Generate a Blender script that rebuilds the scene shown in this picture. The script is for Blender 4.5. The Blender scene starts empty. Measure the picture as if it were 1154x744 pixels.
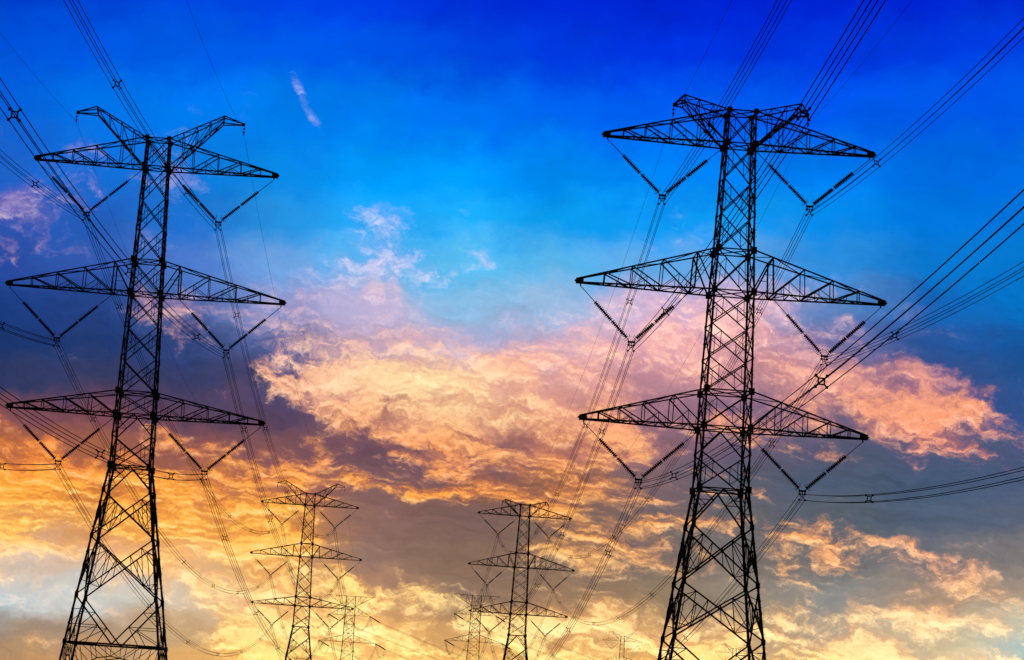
import bpy, math, random
from mathutils import Vector, Matrix
random.seed(7)
S = bpy.context.scene
COL = S.collection
R = math.radians
V3 = Vector
GROUND = 0.0
EYE = 2.0

# ------------------------------------------------------------------ camera
F_DEG = 54.44                      # degrees of the long lens are narrow
pit, roll, yaw = 0.141849, 0.065872, 0.028417
cp, sp, cy, sy = math.cos(pit), math.sin(pit), math.cos(yaw), math.sin(yaw)
fw = V3((sy*cp, cy*cp, sp)); rt = V3((cy, -sy, 0)); up = rt.cross(fw)
c_, s_ = math.cos(roll), math.sin(roll)
rt2 = rt*c_ + up*s_; up2 = up*c_ - rt*s_
cam_d = bpy.data.cameras.new('camera'); cam = bpy.data.objects.new('camera', cam_d); COL.objects.link(cam)
m = Matrix.Identity(4)
for i in range(3):
    m[i][0] = rt2[i]; m[i][1] = up2[i]; m[i][2] = -fw[i]
m[2][3] = EYE
cam.matrix_world = m
cam_d.sensor_fit = 'HORIZONTAL'; cam_d.sensor_width = 36; cam_d.lens = 97.31
cam_d.clip_start = 0.5; cam_d.clip_end = 30000
S.camera = cam

# ------------------------------------------------------------------ exposure
S.view_settings.view_transform = 'Standard'; S.view_settings.look = 'None'
S.view_settings.exposure = 0.0; S.view_settings.gamma = 1.0
S.view_settings.use_curve_mapping = False
S.cycles.max_bounces = 3
SUN_EL, SUN_AZ = 2.5, -2.0         # low sun hidden by the clouds in front

# ------------------------------------------------------------------ sky
def lin(c):
    o = []
    for x in c[:3]:
        x /= 255.0
        o.append(x/12.92 if x <= .04045 else ((x+.055)/1.055)**2.4)
    return o
world = bpy.data.worlds.new('World'); S.world = world
world.use_nodes = True
NT = world.node_tree; N = NT.nodes; L = NT.links
for n in list(N): N.remove(n)
def put(sock, v):
    if isinstance(v, bpy.types.NodeSocket): L.new(v, sock)
    else: sock.default_value = v
def M(op, a, b=None, c=None, clamp=False):
    n = N.new('ShaderNodeMath'); n.operation = op; n.use_clamp = clamp
    put(n.inputs[0], a)
    if b is not None: put(n.inputs[1], b)
    if c is not None: put(n.inputs[2], c)
    return n.outputs[0]
def VM(op, a, b=None, sc=None):
    n = N.new('ShaderNodeVectorMath'); n.operation = op
    put(n.inputs[0], a)
    if b is not None: put(n.inputs[1], b)
    if sc is not None: put(n.inputs['Scale'], sc)
    return n.outputs[0]
def MIX(f, a, b, blend='MIX', clamp=False):
    n = N.new('ShaderNodeMix'); n.data_type = 'RGBA'; n.blend_type = blend; n.clamp_factor = True
    put(n.inputs[0], f)
    for s, v in ((n.inputs[6], a), (n.inputs[7], b)):
        if isinstance(v, bpy.types.NodeSocket): L.new(v, s)
        else: s.default_value = tuple(v)+(1,) if len(v) == 3 else v
    return n.outputs[2]
def MIXF(f, a, b):
    n = N.new('ShaderNodeMix'); n.data_type = 'FLOAT'
    put(n.inputs[0], f); put(n.inputs[2], a); put(n.inputs[3], b)
    return n.outputs[0]
def SS(x, lo, hi, a=0., b=1.):
    n = N.new('ShaderNodeMapRange'); n.interpolation_type = 'SMOOTHSTEP'
    put(n.inputs[0], x); put(n.inputs[1], lo); put(n.inputs[2], hi)
    n.inputs[3].default_value = a; n.inputs[4].default_value = b
    return n.outputs[0]
def NOISE(vec, scale, detail, rough, dist=0., lac=2.0):
    n = N.new('ShaderNodeTexNoise'); n.noise_dimensions = '3D'
    put(n.inputs['Vector'], vec)
    n.inputs['Scale'].default_value = scale; n.inputs['Detail'].default_value = detail
    n.inputs['Roughness'].default_value = rough; n.inputs['Distortion'].default_value = dist
    n.inputs['Lacunarity'].default_value = lac
    return n.outputs['Fac'], n.outputs['Color']
def XYZ(x, y, z=0.):
    n = N.new('ShaderNodeCombineXYZ'); put(n.inputs[0], x); put(n.inputs[1], y); put(n.inputs[2], z)
    return n.outputs[0]
def SEP(v):
    n = N.new('ShaderNodeSeparateXYZ'); L.new(v, n.inputs[0]); return n.outputs
tc = N.new('ShaderNodeTexCoord')
d = VM('NORMALIZE', tc.outputs['Generated'])
dx, dy, dz = SEP(d)
DEG = 180/math.pi
az = M('MULTIPLY', M('ARCTAN2', dx, dy), DEG)          # degrees east of the line's direction
el = M('MULTIPLY', M('ARCSINE', dz), DEG)              # degrees above the horizon
# cloud chart: u to the right, v downwards, in units of 1/54.44 degree; the cloud bank is slightly tilted
AZ0, EL0 = yaw*DEG, pit*DEG
a1 = M('SUBTRACT', az, AZ0); e1 = M('SUBTRACT', el, EL0)
u0 = M('ADD', M('MULTIPLY', a1, F_DEG*c_), M('MULTIPLY_ADD', e1, F_DEG*s_, 577))
v0 = M('ADD', M('MULTIPLY', a1, F_DEG*s_), M('MULTIPLY_ADD', e1, -F_DEG*c_, 372))

ROWS_V = [-700,0,60,130,200,250,300,345,390,430,470,510,550,590,630,670,710,744]
BASE = [
[(3,14,60)]*12,
[(0,60,205),(0,68,218),(0,70,224),(0,64,222),(0,58,222),(0,48,218),(0,40,212),(0,35,208),(0,33,206),(0,35,208),(0,35,210),(0,38,205)],
[(0,82,218),(0,88,228),(0,92,230),(0,90,230),(0,84,230),(0,70,226),(0,58,222),(0,50,220),(0,50,220),(0,55,222),(0,58,222),(0,58,218)],
[(5,95,215),(0,112,228),(0,122,236),(0,125,238),(0,122,240),(0,112,240),(0,100,238),(0,90,235),(0,88,235),(0,88,235),(0,88,232),(0,85,226)],
[(30,95,195),(20,110,215),(15,125,225),(10,140,236),(0,152,246),(0,150,246),(0,140,245),(0,132,243),(0,128,242),(0,122,238),(0,112,232),(0,106,228)],
[(45,85,175),(35,95,190),(30,115,212),(40,150,230),(30,165,246),(25,168,245),(10,160,245),(15,155,243),(15,150,238),(5,135,230),(0,118,222),(0,112,215)],
[(40,75,160),(50,88,172),(75,120,202),(110,160,222),(90,182,240),(90,188,239),(88,182,237),(100,168,230),(100,162,225),(45,140,218),(10,122,212),(5,120,210)],
[(26,60,128),(38,68,138),(70,100,165),(135,145,198),(185,175,212),(138,190,230),(155,188,226),(200,180,218),(195,170,205),(85,130,190),(18,96,176),(5,108,188)],
[(26,52,108),(32,56,110),(48,68,124),(80,95,150),(190,165,190),(175,178,215),(175,165,200),(215,165,185),(205,155,172),(110,112,165),(38,80,146),(18,90,165)],
[(48,58,98),(52,58,96),(54,60,100),(75,72,112),(195,140,140),(240,185,155),(220,162,160),(195,140,152),(185,132,145),(145,112,138),(60,80,135),(32,80,142)],
[(125,76,84),(118,72,84),(90,66,90),(84,66,92),(145,98,102),(222,158,130),(205,140,124),(155,112,130),(125,100,128),(115,98,128),(85,84,128),(52,82,142)],
[(178,102,66),(165,98,72),(142,86,80),(125,82,86),(105,74,88),(128,90,100),(175,112,102),(142,102,112),(98,86,110),(82,86,110),(78,88,120),(78,88,125)],
[(205,128,62),(195,118,62),(195,118,68),(168,102,75),(128,92,92),(128,88,82),(150,100,78),(118,94,100),(86,88,104),(72,86,108),(66,84,110),(68,84,115)],
[(215,155,100),(218,150,85),(225,152,75),(195,128,75),(132,98,90),(120,92,86),(125,98,86),(108,94,94),(96,95,100),(84,92,104),(76,90,112),(84,94,115)],
[(208,185,165),(216,180,150),(228,178,122),(215,152,85),(138,108,96),(125,98,82),(125,102,88),(112,100,94),(115,106,102),(108,106,106),(112,110,114),(118,112,112)],
[(172,188,195),(190,190,185),(205,188,165),(225,172,112),(190,140,102),(135,108,90),(142,112,88),(138,116,92),(138,126,112),(136,135,132),(168,140,118),(160,140,122)],
[(148,132,118),(165,138,115),(190,155,115),(228,175,105),(232,175,105),(195,148,95),(190,142,95),(190,148,100),(168,142,112),(165,156,140),(195,178,145),(185,182,162)],
[(180,138,95),(184,138,92),(212,162,98),(235,185,108),(235,185,108),(226,170,98),(218,162,96),(212,162,100),(188,152,112),(195,170,132),(218,198,155),(150,185,190)]]
COV = [
[0]*12, [0]*12, [0]*12,
[0,0,.03,.05,0,0,0,0,0,0,0,0],
[.25,.3,.25,.05,.05,0,0,0,0,0,0,0],
[.45,.25,.12,.05,.3,.03,0,.05,.05,0,0,0],
[.15,.1,.2,.22,.34,.22,.05,.2,.2,0,0,0],
[.15,.25,.36,.26,.12,.1,.3,.6,.6,.1,0,0],
[.1,.05,.28,.28,.52,.32,.5,.75,.75,.4,.05,0],
[.05,.02,.05,.48,.8,.84,.62,.55,.6,.68,.42,.08],
[.3,.15,.05,.08,.55,.82,.72,.5,.4,.58,.7,.3],
[.55,.5,.35,.35,.2,.5,.6,.5,.25,.28,.55,.5],
[.65,.6,.6,.42,.5,.68,.6,.25,.18,.1,.03,.05],
[.6,.6,.7,.55,.1,.08,.5,.42,.28,.3,.05,.03],
[.5,.55,.6,.65,.12,.06,.38,.42,.28,.48,.34,.15],
[.2,.3,.5,.7,.6,.2,.4,.45,.35,.5,.5,.3],
[.25,.25,.4,.75,.75,.5,.5,.6,.5,.6,.65,.5],
[.4,.4,.45,.8,.8,.6,.55,.65,.55,.65,.7,.5]]
LITX = [0,400,800,1154]
w4 = [(150,150,215),(130,165,240),(130,165,240),(120,150,230)]
LIT = [w4, w4, w4, w4,
[(160,130,195),(155,175,238),(150,180,235),(150,170,230)],
[(148,130,190),(185,200,242),(170,190,235),(160,170,230)],
[(205,160,185),(195,198,238),(208,188,222),(170,180,220)],
[(220,155,155),(232,188,195),(255,205,205),(225,170,185)],
[(205,145,145),(251,186,166),(253,190,180),(230,160,160)],
[(185,110,90),(252,188,150),(252,182,160),(236,150,132)],
[(225,125,75),(252,180,130),(250,166,132),(246,160,118)],
[(250,150,65),(250,158,85),(250,170,115),(238,145,122)],
[(255,175,65),(255,165,72),(250,166,95),(236,148,120)],
[(255,195,90),(255,182,76),(250,172,98),(240,168,122)],
[(250,198,130),(255,198,100),(250,180,112),(242,170,128)],
[(228,205,182),(255,214,128),(252,200,134),(246,190,140)],
[(228,172,112),(255,224,140),(255,214,145),(255,220,165)],
[(242,172,95),(255,226,130),(255,216,128),(255,232,178)]]
def RAMP(f, xs, cols, al=None):
    n = N.new('ShaderNodeValToRGB'); r = n.color_ramp; r.interpolation = 'EASE'
    while len(r.elements) > 1: r.elements.remove(r.elements[-1])
    for i, (x, c) in enumerate(zip(xs, cols)):
        e = r.elements[0] if i == 0 else r.elements.new(x)
        e.position = x
        e.color = lin(c)+[al[i] if al else 1.0]
    L.new(f, n.inputs[0])
    return n.outputs[0], n.outputs[1]
def VORO(vec, scale, detail):
    n = N.new('ShaderNodeTexVoronoi'); n.voronoi_dimensions = '2D'; n.feature = 'SMOOTH_F1'
    put(n.inputs['Vector'], vec); n.inputs['Scale'].default_value = scale
    n.inputs['Detail'].default_value = detail; n.inputs['Roughness'].default_value = .55; n.inputs['Smoothness'].default_value = .35
    n.normalize = True
    return n.outputs['Distance']
# ragged edges: the chart is bent by turbulence
p0 = VM('SCALE', XYZ(u0, M('MULTIPLY', v0, 1.3), 0.), sc=0.01)
_, wc = NOISE(p0, 1.5, 6, .62)
wv = VM('SUBTRACT', wc, (.5,.5,.5))
wx, wy, wz = SEP(wv)
u = M('MULTIPLY_ADD', wx, 110., u0); v = M('MULTIPLY_ADD', wy, 80., v0)
uf = M('DIVIDE', u, 1154., clamp=False)
xs12 = [i/11 for i in range(12)]; xs4 = [x/1154 for x in LITX]
base = lit = cov = None
for i, rv in enumerate(ROWS_V):
    b, a = RAMP(uf, xs12, BASE[i], COV[i]); l, _ = RAMP(uf, xs4, LIT[i])
    if base is None: base, cov, lit = b, a, l
    else:
        t = SS(v, float(ROWS_V[i-1]), float(rv))
        base = MIX(t, base, b); lit = MIX(t, lit, l); cov = MIXF(t, cov, a)
# cloud billows
p1 = VM('ADD', p0, VM('SCALE', wv, sc=.75))
lowf, lowc = NOISE(p0, .42, 2, .5)
puff = SS(lowf, .36, .62, .05, .30)          # some banks are smooth, some are heaped
def BUMP(x, y, rx, ry, ang=0.):
    ca, sa = math.cos(R(ang)), math.sin(R(ang))
    a = M('SUBTRACT', u0, x); b = M('SUBTRACT', v0, y)
    p = M('MULTIPLY_ADD', a, ca/rx, M('MULTIPLY', b, sa/rx)); q = M('MULTIPLY_ADD', a, -sa/ry, M('MULTIPLY', b, ca/ry))
    r2 = M('ADD', M('MULTIPLY', p, p), M('MULTIPLY', q, q))
    return M('EXPONENT', M('MULTIPLY', r2, -1.))
puff = M('ADD', puff, M('MULTIPLY', BUMP(380, 410, 120, 60), .28))
puff = M('ADD', puff, M('MULTIPLY', BUMP(1010, 470, 110, 60, 25), .12))
drift = M('MULTIPLY', M('SUBTRACT', SEP(lowc)[1], .5), .25)
def field(p):
    q = SEP(p); ps = XYZ(M('MULTIPLY_ADD', q[1], -.22, q[0]), M('MULTIPLY_ADD', q[0], -.18, q[1]), q[2])   # streaks drift down to the right
    n, _ = NOISE(VM('MULTIPLY', ps, XYZ(SS(v0, 480., 640., .85, .72), SS(v0, 480., 640., 1.1, 1.3), 1.)), 1.2, 10, .63, .2)
    n = M('ADD', n, drift)
    pb = VM('ADD', p, VM('SCALE', wv, sc=.5))
    vd = VORO(pb, 3.2, 3)
    return M('MULTIPLY_ADD', M('SUBTRACT', .45, vd), puff, n), n
f1, n1 = field(p1)
f2, _ = field(VM('ADD', p1, (.015, .075, 0.)))                         # the same field a little nearer to the sun
emb = M('SUBTRACT', f1, f2)                                            # >0: faces the low sun
cov = M('ADD', cov, M('MULTIPLY', M('ADD', BUMP(334, 108, 26, 6, 66), BUMP(350, 138, 16, 6, 46)), .50))
cov = M('ADD', cov, M('MULTIPLY', M('ADD', BUMP(456, 250, 34, 24, 50), BUMP(496, 300, 42, 16, 20)), .10))
cov = M('ADD', cov, M('MULTIPLY', BUMP(25, 240, 50, 20, 25), .1))
lit = MIX(M('MULTIPLY', BUMP(500, 440, 130, 38, 16), .8), lit, lin((255,226,165)))
th = M('MULTIPLY_ADD', cov, -.52, .80)
soft = M('ADD', SS(v0, 180., 460., .17, .10), M('MULTIPLY', M('ADD', BUMP(540, 380, 280, 45, 4), M('MULTIPLY', BUMP(1010, 460, 150, 60, 25), .7)), .11))
mask = SS(f1, M('SUBTRACT', th, soft), M('ADD', th, soft))
mask = M('MULTIPLY', mask, SS(cov, .0, .12))
hi = SS(emb, .0, .13)
tone = SS(M('MULTIPLY_ADD', emb, 1.6, M('SUBTRACT', f1, MIXF(.6, th, .47))), -.11, .20)
low = SS(v, 420., 570.)
midc = MIX(.36, VM('MULTIPLY', lit, MIX(low, (.88, .72, .80), (.80, .56, .50))), base)
lit_s = MIX(tone, midc, lit)
lit_s = MIX(M('MULTIPLY', hi, .8), lit_s, MIX(.3, VM('MULTIPLY', lit, (1.25, 1.28, 1.22)), MIX(low, (1., .88, .72), (1., .86, .62))))
cl_amt = SS(v, 200., 400.)
mott, _ = NOISE(VM('MULTIPLY', p1, (.8, 1., 1.)), .55, 5, .6)
bs = M('ADD', M('MULTIPLY_ADD', M('SUBTRACT', mott, .5), M('MULTIPLY_ADD', cl_amt, -.5, .8), 1.0), M('MULTIPLY', cl_amt, M('ADD', M('MULTIPLY', M('SUBTRACT', f1, .5), .5), M('MULTIPLY', emb, .7))))
base_s = VM('SCALE', base, sc=M('MINIMUM', M('MAXIMUM', bs, .6), 1.5))
sunset = VM('SCALE', MIX(mask, base_s, lit_s), sc=SS(v0, 400., 720., 1.02, 1.18))
# the dim sky behind the viewer
sky = N.new('ShaderNodeTexSky'); sky.sky_type = 'NISHITA'; sky.sun_disc = False
sky.sun_elevation = R(SUN_EL); sky.sun_rotation = R(SUN_AZ); sky.air_density = 1.6; sky.dust_density = 2.0
bg1 = N.new('ShaderNodeBackground'); L.new(sunset, bg1.inputs[0]); bg1.inputs[1].default_value = 1.0
bg2 = N.new('ShaderNodeBackground'); L.new(sky.outputs[0], bg2.inputs[0]); bg2.inputs[1].default_value = 0.05
ms = N.new('ShaderNodeMixShader'); L.new(SS(dy, .25, .85), ms.inputs[0])
L.new(bg2.outputs[0], ms.inputs[1]); L.new(bg1.outputs[0], ms.inputs[2])
out = N.new('ShaderNodeOutputWorld'); L.new(ms.outputs[0], out.inputs[0])
world.cycles.sampling_method = 'MANUAL'; world.cycles.sample_map_resolution = 256

# ------------------------------------------------------------------ sun
sd = bpy.data.lights.new('sun', 'SUN'); sun = bpy.data.objects.new('sun', sd); COL.objects.link(sun)
sd.energy = 0.7; sd.angle = R(4); sd.color = (1, .72, .45)
sdir = V3((math.sin(R(SUN_AZ))*math.cos(R(SUN_EL)), math.cos(R(SUN_AZ))*math.cos(R(SUN_EL)), math.sin(R(SUN_EL))))
sun.rotation_euler = sdir.to_track_quat('Z', 'Y').to_euler()

# ------------------------------------------------------------------ materials
def mat(name, c1, c2, rough, scale, metal=0.):
    m = bpy.data.materials.new(name); m.use_nodes = True
    nt = m.node_tree; b = nt.nodes['Principled BSDF']
    t = nt.nodes.new('ShaderNodeTexCoord'); n = nt.nodes.new('ShaderNodeTexNoise'); r = nt.nodes.new('ShaderNodeValToRGB')
    nt.links.new(t.outputs['Object'], n.inputs['Vector']); nt.links.new(n.outputs['Fac'], r.inputs[0])
    n.inputs['Scale'].default_value = scale; n.inputs['Detail'].default_value = 6
    r.color_ramp.elements[0].position = .35; r.color_ramp.elements[1].position = .68
    r.color_ramp.elements[0].color = (*c1, 1); r.color_ramp.elements[1].color = (*c2, 1)
    nt.links.new(r.outputs[0], b.inputs['Base Color'])
    b.inputs['Roughness'].default_value = rough; b.inputs['Metallic'].default_value = metal
    b.inputs['Specular IOR Level'].default_value = .2
    return m
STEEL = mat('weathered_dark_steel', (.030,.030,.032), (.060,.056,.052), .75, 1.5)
WIRE = mat('oxidised_aluminium_wire', (.030,.030,.032), (.05,.05,.05), .8, .5)
PORC = mat('brown_porcelain', (.030,.018,.014), (.045,.028,.022), .5, 3.)
FIT = mat('dark_fitting_steel', (.03,.03,.03), (.05,.048,.045), .7, 4.)
GRASS = mat('dry_grass_ground', (.030,.038,.014), (.075,.070,.032), .95, .08)

# ------------------------------------------------------------------ mesh helpers
SLIM = 1.0                                       # member thickness of the tower being built
class MB:
    def __init__(s): s.v = []; s.f = []
    def bar(s, a, b, w, h=None):
        a = V3(a); b = V3(b); d = b-a
        if d.length < 1e-6: return
        w *= SLIM; h = h*SLIM if h else w; d.normalize()
        ref = V3((0,0,1)) if abs(d.z) < .95 else V3((0,1,0))
        x = d.cross(ref).normalized(); y = x.cross(d)
        i = len(s.v)
        for p in (a, b):
            for sx, sy_ in ((-1,-1),(1,-1),(1,1),(-1,1)):
                s.v.append(p+x*(sx*w/2)+y*(sy_*h/2))
        s.f += [(i,i+3,i+2,i+1),(i+4,i+5,i+6,i+7)]+[(i+k,i+(k+1)%4,i+4+(k+1)%4,i+4+k) for k in range(4)]
    def angle(s, a, b, w, ox, oy, t=.025):
        """an L-section member: two thin flanges that meet at its corner line; ox, oy point along the flanges"""
        a = V3(a); b = V3(b); ox = V3(ox); oy = V3(oy); i = len(s.v)
        w *= SLIM; prof = [V3((0,0,0)), ox*w, ox*w+oy*t, ox*t+oy*t, ox*t+oy*w, oy*w]
        for p in (a, b):
            for q in prof: s.v.append(p+q)
        n = 6
        s.f += [(i+k, i+(k+1) % n, i+n+(k+1) % n, i+n+k) for k in range(n)]
        s.f += [tuple(i+k for k in reversed(range(n))), tuple(i+n+k for k in range(n))]
    def box(s, c, sx, sy_, sz):
        s.bar(V3(c)-V3((0,0,sz/2)), V3(c)+V3((0,0,sz/2)), sx, sy_)
    def tube(s, pts, r, n=4, cap=True):
        pts = [V3(p) for p in pts]; i0 = len(s.v)
        for k, p in enumerate(pts):
            d = (pts[min(k+1, len(pts)-1)]-pts[max(k-1, 0)]).normalized()
            ref = V3((0,0,1)) if abs(d.z) < .95 else V3((1,0,0))
            x = d.cross(ref).normalized(); y = x.cross(d)
            for j in range(n):
                a = 2*math.pi*(j+.5)/n
                s.v.append(p+x*(r*math.cos(a))+y*(r*math.sin(a)))
        for k in range(len(pts)-1):
            for j in range(n):
                a = i0+k*n+j; b = i0+k*n+(j+1) % n
                s.f.append((a, b, b+n, a+n))
        if cap:
            s.f.append(tuple(i0+j for j in reversed(range(n)))); e = i0+(len(pts)-1)*n
            s.f.append(tuple(e+j for j in range(n)))
    def lathe(s, a, b, prof, n=10):
        """prof: list of (distance from a towards b, radius)"""
        a = V3(a); b = V3(b); d = (b-a).normalized()
        ref = V3((0,1,0)) if abs(d.y) < .9 else V3((1,0,0))
        x = d.cross(ref).normalized(); y = x.cross(d); i0 = len(s.v)
        for t, r in prof:
            for j in range(n):
                q = 2*math.pi*j/n
                s.v.append(a+d*t+x*(r*math.cos(q))+y*(r*math.sin(q)))
        for k in range(len(prof)-1):
            for j in range(n):
                p = i0+k*n+j; q = i0+k*n+(j+1) % n
                s.f.append((p, q, q+n, p+n))
        s.f.append(tuple(i0+j for j in reversed(range(n)))); e = i0+(len(prof)-1)*n
        s.f.append(tuple(e+j for j in range(n)))
    def build(s, name, mt, parent=None, smooth=False):
        me = bpy.data.meshes.new(name); me.from_pydata([tuple(q) for q in s.v], [], s.f); me.update()
        me.materials.append(mt)
        if smooth:
            for p in me.polygons: p.use_smooth = True
        o = bpy.data.objects.new(name, me); COL.objects.link(o)
        if parent: o.parent = parent
        return o
def lerp(a, b, t): return a+(b-a)*t
def thing(name, label, cat, loc, rz=0, group=None):
    o = bpy.data.objects.new(name, None); COL.objects.link(o)
    o.empty_display_size = 1; o.location = loc; o.rotation_euler = (0, 0, rz)
    o['label'] = label; o['category'] = cat
    if group: o['group'] = group
    return o
def copy_tree(o, parent=None):
    c = o.copy(); COL.objects.link(c)
    if parent: c.parent = parent
    for ch in list(o.children): copy_tree(ch, c)
    return c

# ------------------------------------------------------------------ ground
g = MB(); n = 48; g.v.append(V3((0, 0, GROUND)))
for r_ in (60, 250, 700, 1500, 3000):
    for k in range(n): g.v.append(V3((r_*math.cos(2*math.pi*k/n), r_*math.sin(2*math.pi*k/n), GROUND)))
for k in range(n): g.f.append((0, 1+k, 1+(k+1) % n))
for q in range(4):
    for k in range(n):
        a = 1+q*n+k; b = 1+q*n+(k+1) % n; g.f.append((a, a+n, b+n, b))
go = g.build('ground', GRASS); go['kind'] = 'structure'

# ------------------------------------------------------------------ suspension pylon
def width_at(prof, z):
    for (z1, w1), (z2, w2) in zip(prof, prof[1:]):
        if z <= z1 and z >= z2: return lerp(w1, w2, (z1-z)/(z1-z2))
    return prof[-1][1] if z < prof[-1][0] else prof[0][1]
def x_panel(mb, A, B, C, D, w, wr, redundant=True):
    """A,B top left/right, C,D bottom left/right: an X with short struts to the legs"""
    mb.bar(A, D, w); mb.bar(B, C, w)
    if not redundant: return
    X = (A+B+C+D)/4
    t = (B-A).length/((B-A).length+(D-C).length); X = lerp(A, D, t)
    for P, Q in ((A, C), (B, D)):
        m1 = lerp(P, X, .5); m2 = lerp(Q, X, .5); leg = (P+Q)/2
        mb.bar(m1, m2, wr); mb.bar(leg, m1, wr); mb.bar(leg, m2, wr)
def x_panel_big(mb, A, B, C, D, w, wr):
    mb.bar(A, D, w); mb.bar(B, C, w)
    t = (B-A).length/((B-A).length+(D-C).length); X = lerp(A, D, t)
    for P, Q in ((A, C), (B, D)):
        a1, a2 = lerp(P, X, .36), lerp(P, X, .68)
        b1, b2 = lerp(Q, X, .36), lerp(Q, X, .68)
        l1, l2, l3 = lerp(P, Q, .28), lerp(P, Q, .5), lerp(P, Q, .74)
        for p, q in ((a1, l1), (a1, l2), (a1, b1), (a2, b2), (b1, l2), (b1, l3), (a2, b1)):
            mb.bar(p, q, wr)
def make_pylon(P, label, loc, rz, group):
    root = thing('transmission_tower', label, 'pylon', loc, rz, group)
    wp = P['prof']; zt, z1, t2, z2, t3, z3, zw = P['zt'], P['z1'], P['t2'], P['z2'], P['t3'], P['z3'], P['zw']
    nodes = P['nodes']; zbase = nodes[-1]
    DP = 1.12                                        # the body is a little deeper than wide
    def cor(sx, sy_, z): w = width_at(wp, z)/2; return V3((sx*w, sy_*w*DP, z))
    # legs: angle sections with gusset plates and step bolts
    for sx in (-1, 1):
        for sy_ in (-1, 1):
            lg = MB(); zs = [zt, z1, t2, z2, t3, z3, zw]+nodes
            for a, b in zip(zs, zs[1:]):
                lg.angle(cor(sx, sy_, a), cor(sx, sy_, b), .165 if a > zw else .21, (-sx, 0, 0), (0, -sy_, 0), .04)
            for z in (zt, z1, t2, z2, t3, z3, zw):
                k = 1.0 if z in (zt,) else 1.25
                if P.get('big') and z == z1 and sx == 1 and sy_ == 1: k = 1.5
                c = cor(sx, sy_, z)
                lg.box(c+V3((-sx*.08, -sy_*.01, 0)), .40*k, .03, .44*k); lg.box(c+V3((-sx*.01, -sy_*.08, 0)), .03, .34*k, .40*k)
            for z in nodes[:-1]:
                c = cor(sx, sy_, z); lg.box(c+V3((-sx*.10, -sy_*.012, 0)), .36, .03, .44); lg.box(c+V3((-sx*.012, -sy_*.1, 0)), .03, .36, .44)
            if sx == 1:
                z = zbase+1.5
                while z < zt-.3:
                    c = cor(sx, sy_, z); lg.bar(c+V3((-.06, sy_*-.02, 0)), c+V3((.13, sy_*-.02, 0)), .022); z += .5
            o = lg.build('leg', STEEL, root)
    # bracing of the four faces
    # panel heights above the waist
    zs_up = [zt, z1]
    def split(a, b, k): return [lerp(a, b, i/k) for i in range(1, k+1)]
    zs_up += split(z1, t2, 3)+[z2]+split(z2, t3, 3)+[z3]
    for face in range(4):
        fb = MB()
        def fc(s, z):
            w = width_at(wp, z)/2
            return [V3((s*w, w*DP, z)), V3((s*w, -w*DP, z)), V3((w, s*w*DP, z)), V3((-w, s*w*DP, z))][face]
        for a, b in zip(zs_up, zs_up[1:]):
            x_panel(fb, fc(-1, a), fc(1, a), fc(-1, b), fc(1, b), .095 if face < 2 else .08, .05 if face < 2 else .042)
        for z in (zt, z1, t2, z2, t3, z3, zw): fb.bar(fc(-1, z), fc(1, z), .10)
        # below the bottom arms: an inverted V, then an X down to the waist
        mid = lerp(z3, zw, .42); A, B = fc(-1, mid), fc(1, mid); top = (fc(-1, z3)+fc(1, z3))/2
        fb.bar(top, A, .11); fb.bar(top, B, .11)
        for s, q in ((-1, A), (1, B)):
            h = lerp(top, q, .5); fb.bar(h, lerp(fc(s, z3), q, .5), .055); fb.bar(h, fc(s, z3), .055)
        x_panel(fb, A, B, fc(-1, zw), fc(1, zw), .11, .055)
        # below the waist
        n0 = nodes[0]; top = (fc(-1, zw)+fc(1, zw))/2
        for s in (-1, 1):
            q = fc(s, n0); fb.bar(top, q, .12)
            for t in (.33, .66):
                h = lerp(top, q, t); fb.bar(h, lerp(fc(s, zw), q, t), .06); fb.bar(h, lerp(fc(s, zw), q, t-.33), .06)
        for a, b in zip(nodes[:-3], nodes[1:-2]):
            x_panel_big(fb, fc(-1, a), fc(1, a), fc(-1, b), fc(1, b), .13, .065)
        a, b = nodes[-3], nodes[-2]                       # V onto the horizontal base frame
        bot = (fc(-1, b)+fc(1, b))/2
        fb.bar(fc(-1, b), fc(1, b), .17)
        for s in (-1, 1):
            fb.bar(fc(s, a), bot, .13)
            for t, tl in ((.30, .30), (.30, .62), (.62, .62), (.62, 1.)):
                fb.bar(lerp(fc(s, a), bot, t), lerp(fc(s, a), fc(s, b), tl), .065)
            h = lerp(fc(s, a), bot, .62); fb.bar(h, lerp(fc(s, b), bot, .45), .065)
        # legs' own lattice below the base frame
        b2 = nodes[-1]; k = 8
        lowL = [lerp(fc(-1, b2), fc(1, b2), t) for t in (0, .12, .3, .5, .7, .88, 1.)]
        hi = [lerp(fc(-1, b), fc(1, b), t) for t in (0, .17, .33, .5, .67, .83, 1.)]
        zlow = V3((0, 0, -1.35))
        arch = [lerp(fc(-1, b), fc(1, b), t)+V3((0, 0, -dz_)) for t, dz_ in ((.10, 3.3), (.22, 1.9), (.36, 1.2), (.5, 1.0), (.64, 1.2), (.78, 1.9), (.90, 3.3))]
        for p, q in zip(arch, arch[1:]): fb.bar(p, q, .10)
        fb.bar(fc(-1, b2), arch[0], .10); fb.bar(fc(1, b2), arch[-1], .10)
        for i in range(7): fb.bar(hi[i], arch[i], .06)
        for i in range(6): fb.bar(hi[i] if i < 3 else hi[i+1], arch[i+1] if i < 3 else arch[i], .06)
        o = fb.build('face_bracing', STEEL, root)
    # level frames inside the body
    for z in (zt, z1, t2, z2, t3, z3, zw):
        fr = MB(); fr.bar(cor(-1, -1, z), cor(1, 1, z), .08); fr.bar(cor(-1, 1, z), cor(1, -1, z), .08); fr.build('level_frame', STEEL, root)
    fr = MB()
    w = width_at(wp, nodes[-2])/2; zz = nodes[-2]
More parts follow.
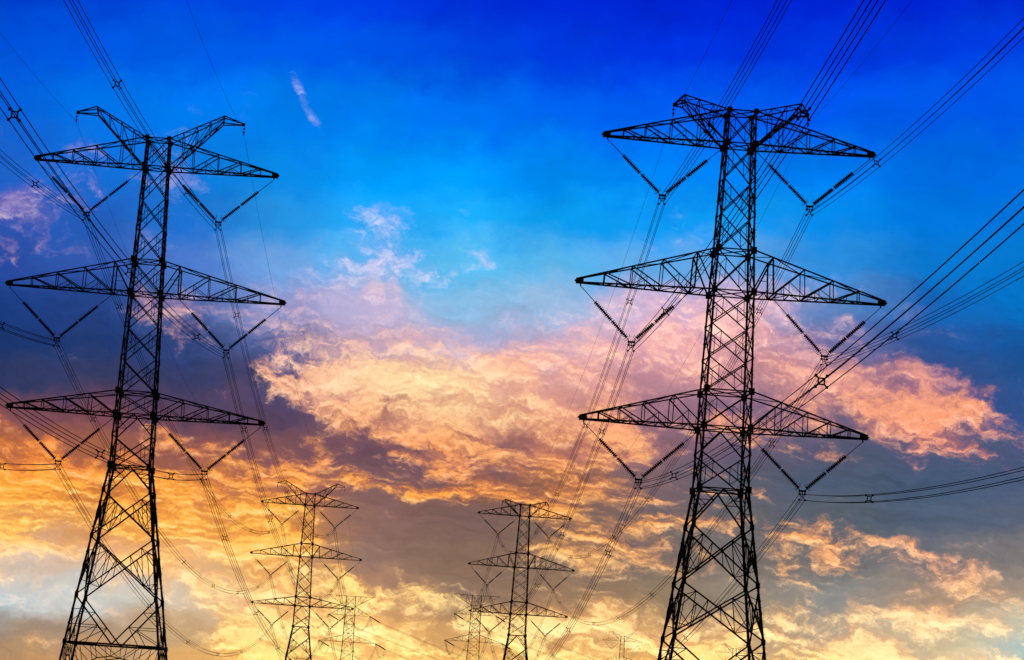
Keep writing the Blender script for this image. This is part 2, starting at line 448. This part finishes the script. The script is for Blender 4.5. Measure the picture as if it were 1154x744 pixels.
    for a, b in (((-w, 0), (0, w)), ((0, w), (w, 0)), ((w, 0), (0, -w)), ((0, -w), (-w, 0))):
        fr.bar((a[0], a[1]*DP, zz), (b[0], b[1]*DP, zz), .10)
    fr.build('level_frame', STEEL, root)
    # crossarms
    for a, zb, ztop, fracs, inn in ((P['a1'], z1, zt, (.22, .45, .66, .84), P['in1']), (12., z2, t2, (.14, .38, .60, .80), P['in2']), (P['a3'], z3, t3, (.25, .48, .68, .85), P['in3'])):
        for s in (-1, 1):
            am = MB()
            wb, wt = width_at(wp, zb)/2, width_at(wp, ztop)/2
            def Bp(f, sy_): return V3((lerp(s*wb, s*a, f), lerp(sy_*wb*DP, sy_*.16, f), zb))
            def Tp(f, sy_): return V3((lerp(s*wt, s*a, f), lerp(sy_*wt*DP, sy_*.16, f), lerp(ztop, zb+.28, f)))
            for sy_ in (-1, 1):
                am.bar(Bp(0, sy_), Bp(1, sy_), .125); am.bar(Tp(0, sy_), Tp(1, sy_), .11)
                ff = (0,)+fracs+(1,)
                for k, f in enumerate(fracs):
                    am.bar(Bp(f, sy_), Tp(f, sy_), .13 if (k == 0 and a == 12.) else .075)
                for k in range(len(ff)-1):
                    f0, f1 = ff[k], ff[k+1]
                    if k < len(fracs):
                        if k == 0 and a == 12.:
                            am.bar(Tp(f1, sy_), Bp(0, sy_), .11)
                            am.bar(lerp(Bp(f1, sy_), Tp(f1, sy_), .5), lerp(Bp(0, sy_), Tp(f1, sy_), .5), .05)
                        else:
                            am.bar(Tp(f1, sy_), Bp(f0, sy_), .10)
                            h = lerp(Tp(f1, sy_), Bp(f0, sy_), .5); fm = (f0+f1)/2
                            am.bar(h, Bp(fm, sy_), .05)
                            if k < 3: am.bar(h, Bp(f1, sy_), .05); am.bar(lerp(h, Bp(f0, sy_), .5), Bp(lerp(f0, f1, .25), sy_), .045)
            allf = []
            ff = (0,)+fracs+(1,)
            for f0, f1 in zip(ff, ff[1:]): allf += [f0, (f0+f1)/2]
            for f in allf[1:]: am.bar(Bp(f, -1), Bp(f, 1), .07)
            for k, (f0, f1) in enumerate(zip(allf, allf[1:])): am.bar(Bp(f0, -1 if k % 2 else 1), Bp(f1, 1 if k % 2 else -1), .06)
            for f in fracs: am.bar(Tp(f, -1), Tp(f, 1), .07)
            for k, (f0, f1) in enumerate(zip(ff, ff[1:-1])): am.bar(Tp(f0, -1 if k % 2 else 1), Tp(f1, 1 if k % 2 else -1), .06)
            arm = am.build('crossarm', STEEL, root)
            tp = MB(); tp.box((s*(a-.12), 0, zb+.14), .62, .42, .10); tp.box((s*(a-.22), .19, zb+.13), .62, .05, .40); tp.box((s*(a-.22), -.19, zb+.13), .62, .05, .40)
            tp.box((s*(a-.3), 0, zb-.10), .10, .16, .34)
            tp.build('tip_plate', STEEL, arm)
            # V string of two insulator strings with its yoke
            root_v = MB()
            A = V3((s*(a-.3), 0, zb-.25)); Bq = V3((s*inn, 0, zb-.2)); Y = V3((s*((a-.3)+inn)/2, 0, zb-4.4))
            root_v.bar(Y+V3((-.30, 0, .06)), Y+V3((.30, 0, .06)), .07, .16)
            for sx in (-1, 1):
                root_v.bar(Y+V3((sx*.30, 0, .1)), Y+V3((sx*.10, 0, -.22)), .06)
                for q in (1, -1):
                    root_v.box(Y+V3((sx*.225, 0, -.40+q*.225)), .13, .34, .11)
                    root_v.bar(Y+V3((sx*.06, 0, -.40)), Y+V3((sx*.225, 0, -.40+q*.225)), .055)
            root_v.bar(Y+V3((-.14, 0, -.2)), Y+V3((.14, 0, -.2)), .06); root_v.bar(Y+V3((0, 0, .05)), Y+V3((0, 0, -.4)), .06)
            # strut that carries the inner string
            am2 = MB(); am2.bar(Bq+V3((0, -max(.2, wb*.9), .13)), Bq+V3((0, max(.2, wb*.9), .13)), .10); am2.build('hanger_beam', STEEL, arm)
            yo = root_v.build('yoke_plate', FIT, root)
            for k, At in enumerate((A, Bq)):
                st = MB(); end = Y+(At-Y).normalized()*.33
                Ln = (end-At).length; f = .30 if k == 0 else .28
                st.bar(At, lerp(At, end, f), .055)
                secs = ((f, .64), (.655, .985))
                for q0, q1 in secs:
                    prof = []; t = q0*Ln
                    while t < q1*Ln-.1:
                        prof += [(t, .07), (t+.03, .08), (t+.05, P['disc']), (t+.105, P['disc']*.94), (t+.12, .07)]
                        t += .16
                    st.lathe(At, end, prof, 10)
                st.bar(lerp(At, end, .62), lerp(At, end, .68), .05); st.bar(lerp(At, end, .97), Y+V3(((At-Y).x*.04, 0, .08)), .06)
                # arcing horns
                dd = (At-Y).normalized(); nn_ = V3((-dd.z, 0, dd.x)); b0 = lerp(At, end, .985)
                for q in (-1, 1): st.tube([b0, b0+nn_*q*.24, b0+nn_*q*.30+dd*.22], .022, 5)
                st.build('insulator_string', PORC, yo)
    # earth-wire peaks
    for s in (-1, 1):
        pk = MB(); ex, ez, tx, tz = P['ex'], P['ez'], P['tx'], P['tz']
        wt, wb = width_at(wp, zt)/2, width_at(wp, z1)/2
        def Tt(f, sy_): return V3((lerp(s*wt, s*ex, f), sy_*lerp(wt*DP, P['ey'], f), lerp(zt, zt+ez, f)))
        def Bb(f, sy_): return V3((lerp(s*wb, s*(ex-.1), f), sy_*lerp(wb*DP, P['ey'], f), lerp(z1, zt+ez-.62, f)))
        tip = V3((s*tx, 0, zt+tz))
        for sy_ in (-1, 1):
            pk.bar(Tt(0, sy_), Tt(1, sy_), .10); pk.bar(Bb(0, sy_), Bb(1, sy_), .11)
            pk.bar(Tt(1, sy_), tip, .10); pk.bar(Bb(1, sy_), tip-V3((0, 0, .1)), .10); pk.bar(Tt(1, sy_), Bb(1, sy_), .09)
            k = P['pn']
            for i in range(1, k):
                f = i/k; pk.bar(Tt(f, sy_), Bb(f, sy_), .065); pk.bar(Tt((i+1)/k, sy_), Bb(f, sy_), .065)
                if i == 1: pk.bar(Tt(.5/k, sy_), lerp(Tt(f, sy_), Bb(f, sy_), .5), .05)
            pk.box(Bb(.42, sy_), .28, .06, .28)
        k = P['pn']
        for i in range(1, k+1):
            f = i/k; pk.bar(Tt(f, -1), Tt(f, 1), .06); pk.bar(Bb(f, -1), Bb(f, 1), .06)
            pk.bar(Tt((i-1)/k, -1), Tt(f, 1), .055); pk.bar(Bb((i-1)/k, 1), Bb(f, -1), .055)
        pk.box(tip+V3((-s*.1, 0, -.05)), .34, .3, .26); 
        o = pk.build('earth_wire_peak', STEEL, root)
        cl = MB(); cl.bar(tip, tip-V3((0, 0, .35)), .05); cl.lathe(tip-V3((0, 0, .35)), tip-V3((0, 0, 1.)), [(0, .03), (.05, .10), (.12, .10), (.16, .03), (.3, .03), (.36, .10), (.42, .10), (.46, .03)], 8)
        cl.box(tip-V3((0, 0, .9)), .09, .34, .12)
        cl.build('earth_wire_clamp', FIT, o)
    return root
Z0 = EYE   # fitted heights count from the eye
PR = dict(zt=48.4+Z0, z1=45.8+Z0, t2=37.4+Z0, z2=34.15+Z0, t3=26.4+Z0, z3=23.6+Z0, zw=18.85+Z0,
          nodes=[16.0+Z0, 11.6+Z0, 7.4+Z0, 4.6+Z0, -3.5+Z0], a1=10.6, a3=11.1, in1=1.25, in2=3.3, in3=1.85,
          prof=[(48.4+Z0, 2.22), (45.8+Z0, 2.34), (37.4+Z0, 2.9), (34.15+Z0, 3.2), (26.4+Z0, 3.6), (23.6+Z0, 3.7), (18.85+Z0, 3.9), (4.6+Z0, 7.6), (-3.5+Z0, 9.6)],
          ex=4.6, ez=.95, tx=5.3, tz=.35, ey=.95, pn=3, big=True, disc=.175)
PL = dict(zt=48.5+Z0, z1=46.0+Z0, t2=37.7+Z0, z2=34.85+Z0, t3=26.2+Z0, z3=24.25+Z0, zw=19.8+Z0,
          nodes=[17.6+Z0, 13.6+Z0, 8.55+Z0, 4.58+Z0, -3.5+Z0], a1=10.53, a3=11.02, in1=1.2, in2=2.9, in3=1.8,
          prof=[(48.5+Z0, 2.05), (46.0+Z0, 2.15), (37.7+Z0, 2.6), (34.85+Z0, 2.75), (26.2+Z0, 3.25), (24.25+Z0, 3.35), (19.8+Z0, 3.5), (4.58+Z0, 8.0), (-3.5+Z0, 10.2)],
          ex=5.55, ez=2.5, tx=7.3, tz=2.0, ey=.5, pn=4, disc=.16)
R1 = (22.727, 210.837); R2 = (22.727+.753, 210.837+416.53); R3 = (24.0, 1085.)
L1 = (-25.077, 237.938); L2 = (-25.077+.976, 237.938+361.64); L3 = (-25.2, 1098.)
DZR2, DZL2 = 1.43, -1.66
GP = 'suspension pylons of the two power lines'
SLIM = .94
pr1 = make_pylon(PR, 'nearest and largest pylon on the right side, with short stubby earth-wire peaks', (*R1, 0), .0233, GP)
pr2 = copy_tree(pr1); pr2.location = (*R2, DZR2); pr2['label'] = 'smaller pylon right of centre with short stubby peaks, next in line behind the right-hand one'
SLIM = .88
pl1 = make_pylon(PL, 'large near pylon on the left side with two long raised horn-like peaks', (*L1, 0), .0142, GP)
pl2 = copy_tree(pl1); pl2.location = (*L2, DZL2); pl2['label'] = 'smaller pylon with two raised horns, left of centre, next in line behind the left-hand one'
SLIM = .55
pf1 = make_pylon(dict(PL, disc=.1), 'tiny faint horned pylon on the horizon just left of the near right-hand tower', (111., 1470., 2.2), .05, 'faint pylons far away on the horizon')
SLIM = .64
pf2 = copy_tree(pf1); pf2.location = (177., 1525., 1.5); pf2.rotation_euler.z = .05
pf2['label'] = 'tiny faint horned pylon on the horizon, seen between the legs of the near right-hand tower'; pf2['group'] = 'faint pylons far away on the horizon'

# ------------------------------------------------------------------ strain pylons
OUT_AZ = R(50)
def make_strain(label, loc):
    root = thing('tension_tower', label, 'pylon', loc, 0, 'tension pylons far down the two lines')
    zt = 49.5+Z0; lev = [(8.2, 42.+Z0), (11.2, 31.5+Z0), (9.5, 20.5+Z0)]
    wp = [(zt, 3.6), (31.5+Z0, 4.4), (20.5+Z0, 5.2), (-3+Z0, 10.5)]
    def cor(sx, sy_, z): w = width_at(wp, z)/2; return V3((sx*w, sy_*w, z))
    zs = [zt, 45.5+Z0, 42+Z0, 38.5+Z0, 35+Z0, 31.5+Z0, 28+Z0, 24.2+Z0, 20.5+Z0, 15+Z0, 8+Z0, -2+Z0]
    for sx in (-1, 1):
        for sy_ in (-1, 1):
            lg = MB()
            for a, b in zip(zs, zs[1:]): lg.angle(cor(sx, sy_, a), cor(sx, sy_, b), .26, (-sx, 0, 0), (0, -sy_, 0), .05)
            lg.build('leg', STEEL, root)
    for face in range(4):
        fb = MB()
        def fc(s, z):
            w = width_at(wp, z)/2
            return [V3((s*w, w, z)), V3((s*w, -w, z)), V3((w, s*w, z)), V3((-w, s*w, z))][face]
        for a, b in zip(zs, zs[1:]):
            x_panel(fb, fc(-1, a), fc(1, a), fc(-1, b), fc(1, b), .12, .06); fb.bar(fc(-1, a), fc(1, a), .11)
        fb.build('face_bracing', STEEL, root)
    def arm(name, s, a, zin_t, zin_b, ztip, fr):
        am = MB()
        for sy_ in (-1, 1):
            T0, B0 = cor(s, sy_, zin_t), cor(s, sy_, zin_b); tip = V3((s*a, sy_*.2, ztip))
            am.bar(T0, tip, .14); am.bar(B0, tip, .14); prev = B0
            for f in fr: am.bar(lerp(T0, tip, f), lerp(B0, tip, f), .08); am.bar(lerp(T0, tip, f), prev, .08); prev = lerp(B0, tip, f)
        for f in fr: am.bar(lerp(cor(s, -1, zin_b), V3((s*a, -.2, ztip)), f), lerp(cor(s, 1, zin_b), V3((s*a, .2, ztip)), f), .08)
        am.box((s*a, 0, ztip), .4, .6, .3)
        return am.build(name, STEEL, root)
    ends = {}
    for s, h in ((-1, 'L'), (1, 'R')):
        arm('earth_wire_arm', s, 8.8, zt, 45.5+Z0, zt+.1, (.3, .6))
        for (a, z), lv in zip(lev, 'UML'):
            zi = {'U': 45.5, 'M': 34.2, 'L': 23.2}[lv]+Z0
            arm('crossarm', s, a, zi, z, z, (.25, .5, .75))
            tip = V3((s*a, 0, z-.1))
            pin = tip+V3((0, -5.2, -.5)); pout = tip+V3((math.sin(OUT_AZ)*4.9, math.cos(OUT_AZ)*4.9, -1.9))
            for q in (pin, pout):
                st = MB(); dl = (q-tip).length; side = (q-tip).cross(V3((0, 0, 1))).normalized()*.22
                for sg in (-1, 1):
                    prof = []; t = .5
                    while t < dl-.4: prof += [(t, .06), (t+.08, .16), (t+.13, .15), (t+.15, .06)]; t += .18
                    st.lathe(tip+side*sg, q+side*sg, prof, 8)
                st.bar(tip, tip+(q-tip)*.12, .09); st.bar(q-(q-tip)*.08, q, .2)
                st.build('strain_insulator', PORC, root)
            ends[lv+h] = (pin, pout)
    return root, ends
ts_r, ends_r = make_strain('faded distant tension pylon with flat-topped head, partly behind the smaller right pylon', (*R3, 0))
ts_l, ends_l = make_strain('faded distant tension pylon with flat-topped head, just right of the smaller left pylon', (*L3, -3.0))

SLIM = 1.0
# ------------------------------------------------------------------ conductors
def yokes(P, xy, dz, rz):
    o = {}; cc, ss = math.cos(rz), math.sin(rz)
    for n_, a, z, inn in (('U', P['a1'], P['z1'], P['in1']), ('M', 12., P['z2'], P['in2']), ('L', P['a3'], P['z3'], P['in3'])):
        for g_, h in ((-1, 'L'), (1, 'R')):
            mm = g_*((a-.3)+inn)/2
            o[n_+h] = V3((xy[0]+mm*cc, xy[1]+mm*ss, z-4.4-.40+dz))
    return o
def tips(P, xy, dz, rz):
    cc, ss = math.cos(rz), math.sin(rz)
    return {h: V3((xy[0]+g_*P['tx']*cc, xy[1]+g_*P['tx']*ss, P['zt']+P['tz']-.9+dz)) for g_, h in ((-1, 'L'), (1, 'R'))}
def span(a, b, sag, n_):
    pts = []
    for i in range(n_+1):
        t = i/n_; p = lerp(a, b, t); p.z -= 4*sag*t*(1-t); pts.append(p)
    return pts
spm = MB(); h = .12
cs = [(-h, -h), (h, -h), (h, h), (-h, h)]
for (x0, y0), (x1, y1) in zip(cs, cs[1:]+cs[:1]): spm.bar((x0, 0, y0), (x1, 0, y1), .055)
for x, y in cs:
    spm.bar((x, 0, y), (x*1.85, 0, y*1.85), .06); spm.box((x*1.85, 0, y*1.85), .10, .16, .10)
spacer_proto = spm.build('spacer', FIT); spacer_mesh = spacer_proto.data
bpy.data.objects.remove(spacer_proto)
ORD = {'UL': 'top left', 'UR': 'top right', 'ML': 'middle left', 'MR': 'middle right', 'LL': 'bottom left', 'LR': 'bottom right'}
def conductors(P, line, y0, y1, y2, ends, loc3, z3, s0, s1, s2, sp_off):
    for k in ORD:
        pin, pout = ends[k]; pin = pin+V3((*loc3, z3)); pout = pout+V3((*loc3, z3))
        root = thing('conductor_bundle', 'bundle of four wires held by the %s V-shaped insulator of the near %s pylon' % (ORD[k], line), 'power line', y1[k], 0, 'four-wire conductor bundles of the power lines')
        far = pout+V3((math.sin(OUT_AZ)*300, math.cos(OUT_AZ)*300, -26))
        jl = [pin, lerp(pin, pout, .2)-V3((0, 0, 3.)), lerp(pin, pout, .5)-V3((0, 0, 4.2)), lerp(pin, pout, .8)-V3((0, 0, 3.)), pout]
        base = span(y0[k], y1[k], s0[k], 60)[:-1]+span(y1[k], y2[k], s1, 60)[:-1]+span(y2[k], pin, s2, 40)[:-1]+jl+span(pout, far, 13., 30)[1:]
        base = [p-y1[k] for p in base]
        for dx_, dz_ in ((-.225, .225), (.225, .225), (-.225, -.225), (.225, -.225)):
            w = MB(); w.tube([p+V3((dx_, 0, dz_)) for p in base], .021, 6)
            w.build('wire', WIRE, root, True)
        for a, b, sg, step, off in ((y1[k], y0[k], s0[k], *sp_off), (y1[k], y2[k], s1, 58., 30.), (y2[k], pin, s2, 65., 35.)):
            ln = (b-a).length; q = off
            while q < ln-8:
                t = q/ln; p = lerp(a, b, t); p.z -= 4*sg*t*(1-t)
                o = bpy.data.objects.new('spacer', spacer_mesh); COL.objects.link(o); o.parent = root
                o.location = p-y1[k]; q += step*random.uniform(.96, 1.04)
RZR, RZL = .0233, .0142
ry1 = yokes(PR, R1, 0, RZR); ry2 = yokes(PR, R2, DZR2, RZR)
ry0 = yokes(PR, (R1[0]-4.66, R1[1]-374.86), 11.89, RZR-.003)
ly1 = yokes(PL, L1, 0, RZL); ly2 = yokes(PL, L2, DZL2, RZL)
ly0 = yokes(PL, (L1[0]+.54, L1[1]-350.93), 8.06, RZL)
conductors(PR, 'right-hand', ry0, ry1, ry2, ends_r, R3, 0, dict(UL=11.33, UR=12.56, ML=10.06, MR=11.54, LL=10.12, LR=11.88), 13., 11., (71., 34.5))
conductors(PL, 'left-hand', ly0, ly1, ly2, ends_l, L3, -3.0, dict(UL=11.9, UR=11.14, ML=11.25, MR=10.57, LL=10.94, LR=10.54), 10.5, 12., (48., 31.5))
def earth(P, line, t0, t1, t2, loc3, s0, s1, s2):
    for g_, h in ((-1, 'L'), (1, 'R')):
        e3 = V3((loc3[0]+g_*8.8, loc3[1], 49.6+Z0-(3. if loc3[0] < 0 else 0.)))
        pts = span(t0[h], t1[h], s0, 50)[:-1]+span(t1[h], t2[h], s1, 50)[:-1]+span(t2[h], e3, s2, 40)
        w = MB(); w.tube([p-t1[h] for p in pts], .011, 5)
        o = w.build('earth_wire', WIRE, None, True); o.location = t1[h]
        o['label'] = 'single thin earth wire running over the %s peak of the near %s pylon' % ('left' if h == 'L' else 'right', line)
        o['category'] = 'wire'; o['group'] = 'thin earth wires over the pylon peaks'
earth(PR, 'right-hand', tips(PR, (R1[0]-4.66, R1[1]-374.86), 11.89, RZR-.003), tips(PR, R1, 0, RZR), tips(PR, R2, DZR2, RZR), R3, 10., 9.5, 8.)
earth(PL, 'left-hand', tips(PL, (L1[0]+.54, L1[1]-350.93), 8.06, RZL), tips(PL, L1, 0, RZL), tips(PL, L2, DZL2, RZL), L3, 9.5, 8., 9.)

# ------------------------------------------------------------------ haze
hz = MB(); hz.bar((0, 0, -1.), (0, 0, 78.), 6100, 6100)
hm = bpy.data.materials.new('evening_haze'); hm.use_nodes = True
hn = hm.node_tree; hn.nodes.clear()
ho = hn.nodes.new('ShaderNodeOutputMaterial'); hv = hn.nodes.new('ShaderNodeVolumePrincipled')
hv.inputs['Color'].default_value = (.95, .86, .74, 1); hv.inputs['Density'].default_value = .0003; hv.inputs['Anisotropy'].default_value = .6
hn.links.new(hv.outputs[0], ho.inputs['Volume'])
hob = hz.build('haze', hm); hob['kind'] = 'stuff'
